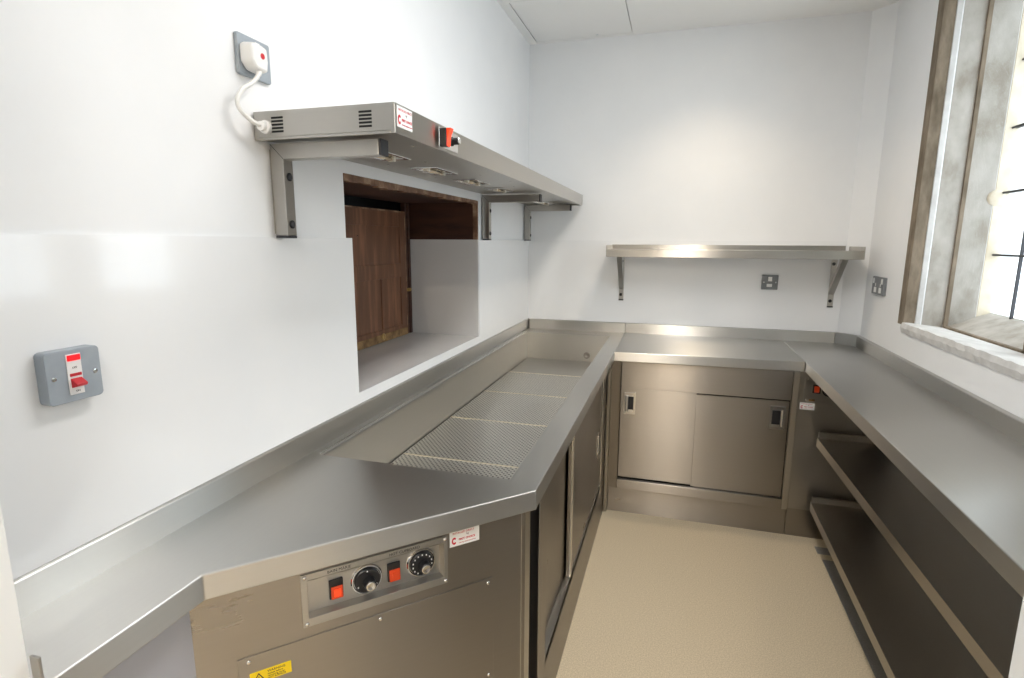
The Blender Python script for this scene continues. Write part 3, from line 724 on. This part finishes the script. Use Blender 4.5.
def shelf_bracket(x, lab, hw=.014):
    r = thing('shelf_bracket', lab, 'bracket', (x, L, 1.10), 'brackets under the back wall shelf')
    MB().box((x - hw, L - .012, 1.106), (x + hw, L - .0065, 1.408)).build('wall_plate', 'steel', r, .001, brush=(0, 0, 1))
    MB().prism([(L - .012, 1.170), (SY + .05, 1.395), (SY + .05, 1.4085), (SY + .085, 1.4085), (L - .012, 1.205)], lambda p: (x - hw, p[0], p[1]), lambda p: (x + hw, p[0], p[1])).build('gusset', 'steel', r, .0015, brush=(0, 0, 1))
    MB().box((x - hw, SY + .03, 1.400), (x + hw, L - .012, 1.4088)).build('top_flange', 'steel', r, .001)
    for z in (1.34, 1.135): MB().lathe((x - (.002 if z < 1.2 else .002), L - .012, z), (0, -1, 0), [(.009, 0), (.009, .002), (.006, .0045), (.0, .0045)], 20).build('bolt', 'black', r)
    MB().box((x - hw, L - .016, 1.100), (x + hw, L - .0065, 1.106)).build('end_cap', 'rubber_and_shade', r)
    return r
shelf_bracket(.600, 'left diagonal bracket under the back wall shelf'); shelf_bracket(1.752, 'right diagonal bracket under the back wall shelf, near the corner')

# ------------------------------------------------------------------ electrical fittings
def rounded(w, h, r, n=5):
    pts = []
    for cx, cy, a0 in ((w/2-r, h/2-r, 0), (-w/2+r, h/2-r, 90), (-w/2+r, -h/2+r, 180), (w/2-r, -h/2+r, 270)):
        for k in range(n + 1):
            a = math.radians(a0 + 90 * k / n); pts.append((cx + r * math.cos(a), cy + r * math.sin(a)))
    return pts
def plate(parent, Mx, w, h, d, mat, r=.006):
    return MB(Mx).prism(rounded(w, h, r), lambda p: (p[0], p[1], 0), lambda p: (p[0], p[1], d)).build('face_plate', mat, parent, .0015)
# cooker switch, near left wall; local x along +y, y up, z out (+x)
LX = .006
S1 = frame((LX, .604, 1.247), (0, 1, 0), (0, 0, 1), (1, 0, 0))
sw = thing('isolator_switch', 'grey metal isolator switch with red rocker on the near left wall', 'switch', (LX, .611, 1.20))
plate(sw, S1, .082, .082, .022, 'greymetal', .007)
MB(S1).box((-.0115, -.030, .022), (.0105, .034, .0235)).build('rocker_surround', 'whiteplastic', sw, .0006)
MB(S1).box((-.0100, .0235, .0235), (.0090, .0325, .0255)).build('neon_window', 'redneon', sw, .0006)
MB(S1).box((-.0085, -.001, .0235), (.0085, .0035, .0245)).build('rocker_top', 'redsw', sw)
MB(S1).prism([(-.004, .0235), (-.019, .0235), (-.016, .0345), (-.012, .036)], lambda p: (-.0085, p[0], p[1]), lambda p: (.0085, p[0], p[1])).build('rocker', 'redsw', sw, .0008)
for x in (-.031, .031): MB(S1).lathe((x, 0, .022), (0, 0, 1), [(.0035, 0), (.0035, .0008), (.002, .0012), (0, .0012)], 14).build('screw', 'bright', sw)
text_mesh('OFF', .0042, S1 @ Matrix.Translation((-.004, .011, .0237)), 'lettering', 'ink', sw); text_mesh('ON', .0042, S1 @ Matrix.Translation((-.003, -.026, .0237)), 'lettering', 'ink', sw)
# socket above gantry
S2 = frame((0, 1.074, 1.845), (0, 1, 0), (0, 0, 1), (1, 0, 0))
so = thing('wall_socket', 'grey metal wall socket above the gantry with a white plug in it', 'socket', (0, 1.084, 1.81))
plate(so, S2, .098, .083, .009, 'greymetal', .005)
MB(S2).box((.000, .012, .009), (.014, .034, .013)).build('rocker', 'whiteplastic', so, .0008)
for x in (-.031, .031): MB(S2).lathe((x, .004, .009), (0, 0, 1), [(.0032, 0), (.0032, .0008), (0, .0012)], 12).build('screw', 'bright', so)
pg = thing('plug', 'white three-pin plug with a coiled cable in the socket above the gantry', 'plug', (.015, 1.084, 1.82))
pp = MB(S2)
base = [(-.046, .018), (-.036, .024), (-.010, .024), (.008, .020), (.010, -.010), (.006, -.034), (-.030, -.032), (-.046, -.016)]
pp.prism(base, lambda p: (p[0], p[1], .0095), lambda p: (-.018 + (p[0] + .018) * .86, -.004 + (p[1] + .004) * .88, .040))
pp.build('plug_body', 'whiteplastic', pg, .005, 3)
MB(S2).lathe((-.012, -.001, .040), (0, 0, 1), [(.0062, 0), (.0062, .0006), (.0055, .0010), (0, .0010)], 20).build('fuse_mark', 'redsw', pg)
# flex: from plug underside down to the gantry end, with a slack loop
def bez(pts, n=16):
    out = []
    P_ = [Vector(p) for p in pts]
    P_ = [P_[0]] + P_ + [P_[-1]]
    for i in range(1, len(P_) - 2):
        for k in range(n):
            t = k / n; a, b, c, d_ = P_[i-1], P_[i], P_[i+1], P_[i+2]
            out.append(.5 * ((2*b) + (-a+c)*t + (2*a-5*b+4*c-d_)*t*t + (-a+3*b-3*c+d_)*t**3))
    out.append(P_[-2]); return out
cb = MB().tube(bez([(.028, 1.062, 1.818), (.030, 1.054, 1.802), (.028, 1.038, 1.785), (.026, 1.012, 1.767), (.024, .997, 1.744), (.026, 1.000, 1.724), (.032, 1.018, 1.708), (.036, 1.034, 1.702), (.038, 1.046, 1.700)]), .0048)
cb.build('power_cable', 'cable', pg, smooth=True)
MB().lathe((.028, 1.0635, 1.822), (0, -.25, -1), [(.0075, 0), (.0065, .012), (.0055, .016)], 16).build('cable_sleeve', 'whiteplastic', pg, smooth=True)
# back wall fused switch
S3 = frame((1.848, L - .006, 1.3290), (1, 0, 0), (0, 0, 1), (0, -1, 0))
S3 = frame((1.4335, L - .006, 1.2315), (1, 0, 0), (0, 0, 1), (0, -1, 0))
fs = thing('fused_switch', 'grey metal fused switch on the back wall below the shelf', 'switch', (1.4335, L - .006, 1.19))
plate(fs, S3, .086, .083, .012, 'socketgrey', .004)
MB(S3).box((-.010, .006, .012), (.010, .031, .016)).build('rocker', 'whiteplastic', fs, .001)
MB(S3).box((-.016, -.026, .012), (.012, -.009, .015)).build('fuse_holder', 'whiteplastic', fs, .001)
for x in (-.031, .031): MB(S3).lathe((x, 0, .012), (0, 0, 1), [(.0035, 0), (.0035, .0008), (0, .0012)], 12).build('screw', 'bright', fs)
# right wall double socket; local x along -y (to the viewer's right), z out (-x)
S4 = frame((W, 3.132, 1.2460), (0, -1, 0), (0, 0, 1), (-1, 0, 0))
ds_ = thing('double_socket', 'grey metal double socket on the right wall near the corner', 'socket', (W, 3.137, 1.20))
plate(ds_, S4, .168, .088, .012, 'socketgrey', .004)
for cx in (-.034, .034):
    MB(S4).box((cx - .017, -.034, .012), (cx + .017, -.008, .0128)).build('socket_face', 'whiteplastic', ds_, .001)
    MB(S4).box((cx - .003, -.004, .012), (cx + .004, .012, .0128)).build('pin_hole', 'whiteplastic', ds_)
MB(S4).box((.048, .010, .012), (.064, .036, .016)).build('rocker', 'whiteplastic', ds_, .001)
MB(S4).box((-.066, .010, .012), (-.052, .036, .016)).build('rocker', 'whiteplastic', ds_, .001)

# ------------------------------------------------------------------ ceiling downlights (inferred, out of frame), then added fill lamps
def downlight(x, y, label, power, col=(1, .80, .56), spot=120):
    r = thing('downlight', label, 'downlight', (x, y, ZC), 'ceiling downlights')
    MB().lathe((x, y, ZC), (0, 0, -1), [(.045, -.001), (.045, .004), (.036, .006), (.034, .001), (0, .001)], 32).build('ring', 'fitting', r)
    MB().lathe((x, y, ZC - .0012), (0, 0, -1), [(.030, 0), (.030, .001), (0, .001)], 32).build('lens', plain('lamp_lens', (1, .9, .7), .3, emit=(1, .82, .6), es=12), r)
    ld = bpy.data.lights.new('downlight_lamp', 'SPOT'); ld.energy = power; ld.color = col; ld.spot_size = math.radians(spot); ld.spot_blend = .15 if spot > 150 else 1; ld.shadow_soft_size = .035
    lo = bpy.data.objects.new('downlight_lamp', ld); COL.objects.link(lo); lo.location = (0, 0, -.02); lo.parent = r
for x, y, p_, lab in ((1.05, 2.88, 24, 'white ceiling downlight above the back worktop'), (.93, -2.2, 75, 'white ceiling downlight at the far end of the corridor behind the doorway')):
    downlight(x, y, lab, p_, (1, .84, .64) if y < 0 else (1, .80, .56), 178 if y < 0 else 120)
lp = thing('ceiling_fill_panel', 'added slim white ceiling panel above the aisle, unseen fill light', 'lamp', (.98, 1.45, ZC))  # added unseen panel for soft overhead fill
MB().box((.80, .85, ZC - .025), (1.16, 2.05, ZC - .001)).build('fill_lamp_body', 'fitting', lp, .003)
MB().box((.82, .87, ZC - .0265), (1.14, 2.03, ZC - .025)).build('diffuser', plain('fill_panel_diffuser', (.9, .9, .9), .5, emit=(1, .97, .93), es=2.0), lp)
ld = bpy.data.lights.new('panel_fill', 'AREA'); ld.energy = 15; ld.color = (1, .985, .97); ld.shape = 'RECTANGLE'; ld.size = .32; ld.size_y = 1.16
lo = bpy.data.objects.new('panel_fill', ld); COL.objects.link(lo); lo.parent = lp; lo.location = (0, 0, -.03)
# added corridor fill lamp, unseen behind the camera
cl = thing('corridor_fill_lamp', 'added square white fill lamp in the corridor behind the doorway, unseen', 'lamp', (.9, -.9, ZC))
MB().box((.35, -1.2, ZC - .03), (1.45, -.3, ZC - .001)).build('fill_lamp_body', 'fitting', cl, .004)
ld = bpy.data.lights.new('corridor_fill', 'AREA'); ld.energy = 18; ld.color = (.97, .985, 1); ld.shape = 'RECTANGLE'; ld.size = .5; ld.size_y = .5
lo = bpy.data.objects.new('corridor_fill', ld); COL.objects.link(lo); lo.parent = cl; lo.location = (0, .15, -.04)

# ------------------------------------------------------------------ daylight
w = bpy.data.worlds.new('sky'); SC.world = w; w.use_nodes = True
bg = w.node_tree.nodes['Background']; bg.inputs[0].default_value = (.86, .93, 1.0, 1); bg.inputs[1].default_value = 4.2
for (y0, y1) in ((2.215, 2.80), (1.42, 2.075)):
    pd = bpy.data.lights.new('window_portal', 'AREA'); pd.shape = 'RECTANGLE'; pd.size = 1.30; pd.size_y = y1 - y0
    pd.cycles.is_portal = True
    po = bpy.data.objects.new('window_portal', pd); COL.objects.link(po); po.location = (2.255, (y0 + y1) / 2, 1.80); po.rotation_euler = (0, PI / 2, 0)

# ------------------------------------------------------------------ camera
cd = bpy.data.cameras.new('camera'); cam = bpy.data.objects.new('camera', cd); COL.objects.link(cam)
yaw, pitch, roll, f = .28803, -.17610, .0045, 548.76
F_ = Vector((-math.sin(yaw) * math.cos(pitch), math.cos(yaw) * math.cos(pitch), math.sin(pitch)))
R_ = Vector((math.cos(yaw), math.sin(yaw), 0)); U_ = R_.cross(F_)
R2 = math.cos(roll) * R_ + math.sin(roll) * U_; U2 = -math.sin(roll) * R_ + math.cos(roll) * U_
m = Matrix.Identity(4)
for i in range(3): m[i][0] = R2[i]; m[i][1] = U2[i]; m[i][2] = -F_[i]
m[0][3], m[1][3], m[2][3] = .91658, 0, 1.45505
cam.matrix_world = m
cd.sensor_width = 36; cd.lens = f * 36 / 1024; cd.clip_start = .02; cd.clip_end = 60
SC.camera = cam

for o in bpy.data.objects:
    if '_w' in o: del o['_w']
SC.view_settings.view_transform = 'Standard'; SC.view_settings.look = 'None'; SC.view_settings.gamma = 1; SC.view_settings.use_curve_mapping = False
SC.view_settings.exposure = 0.2
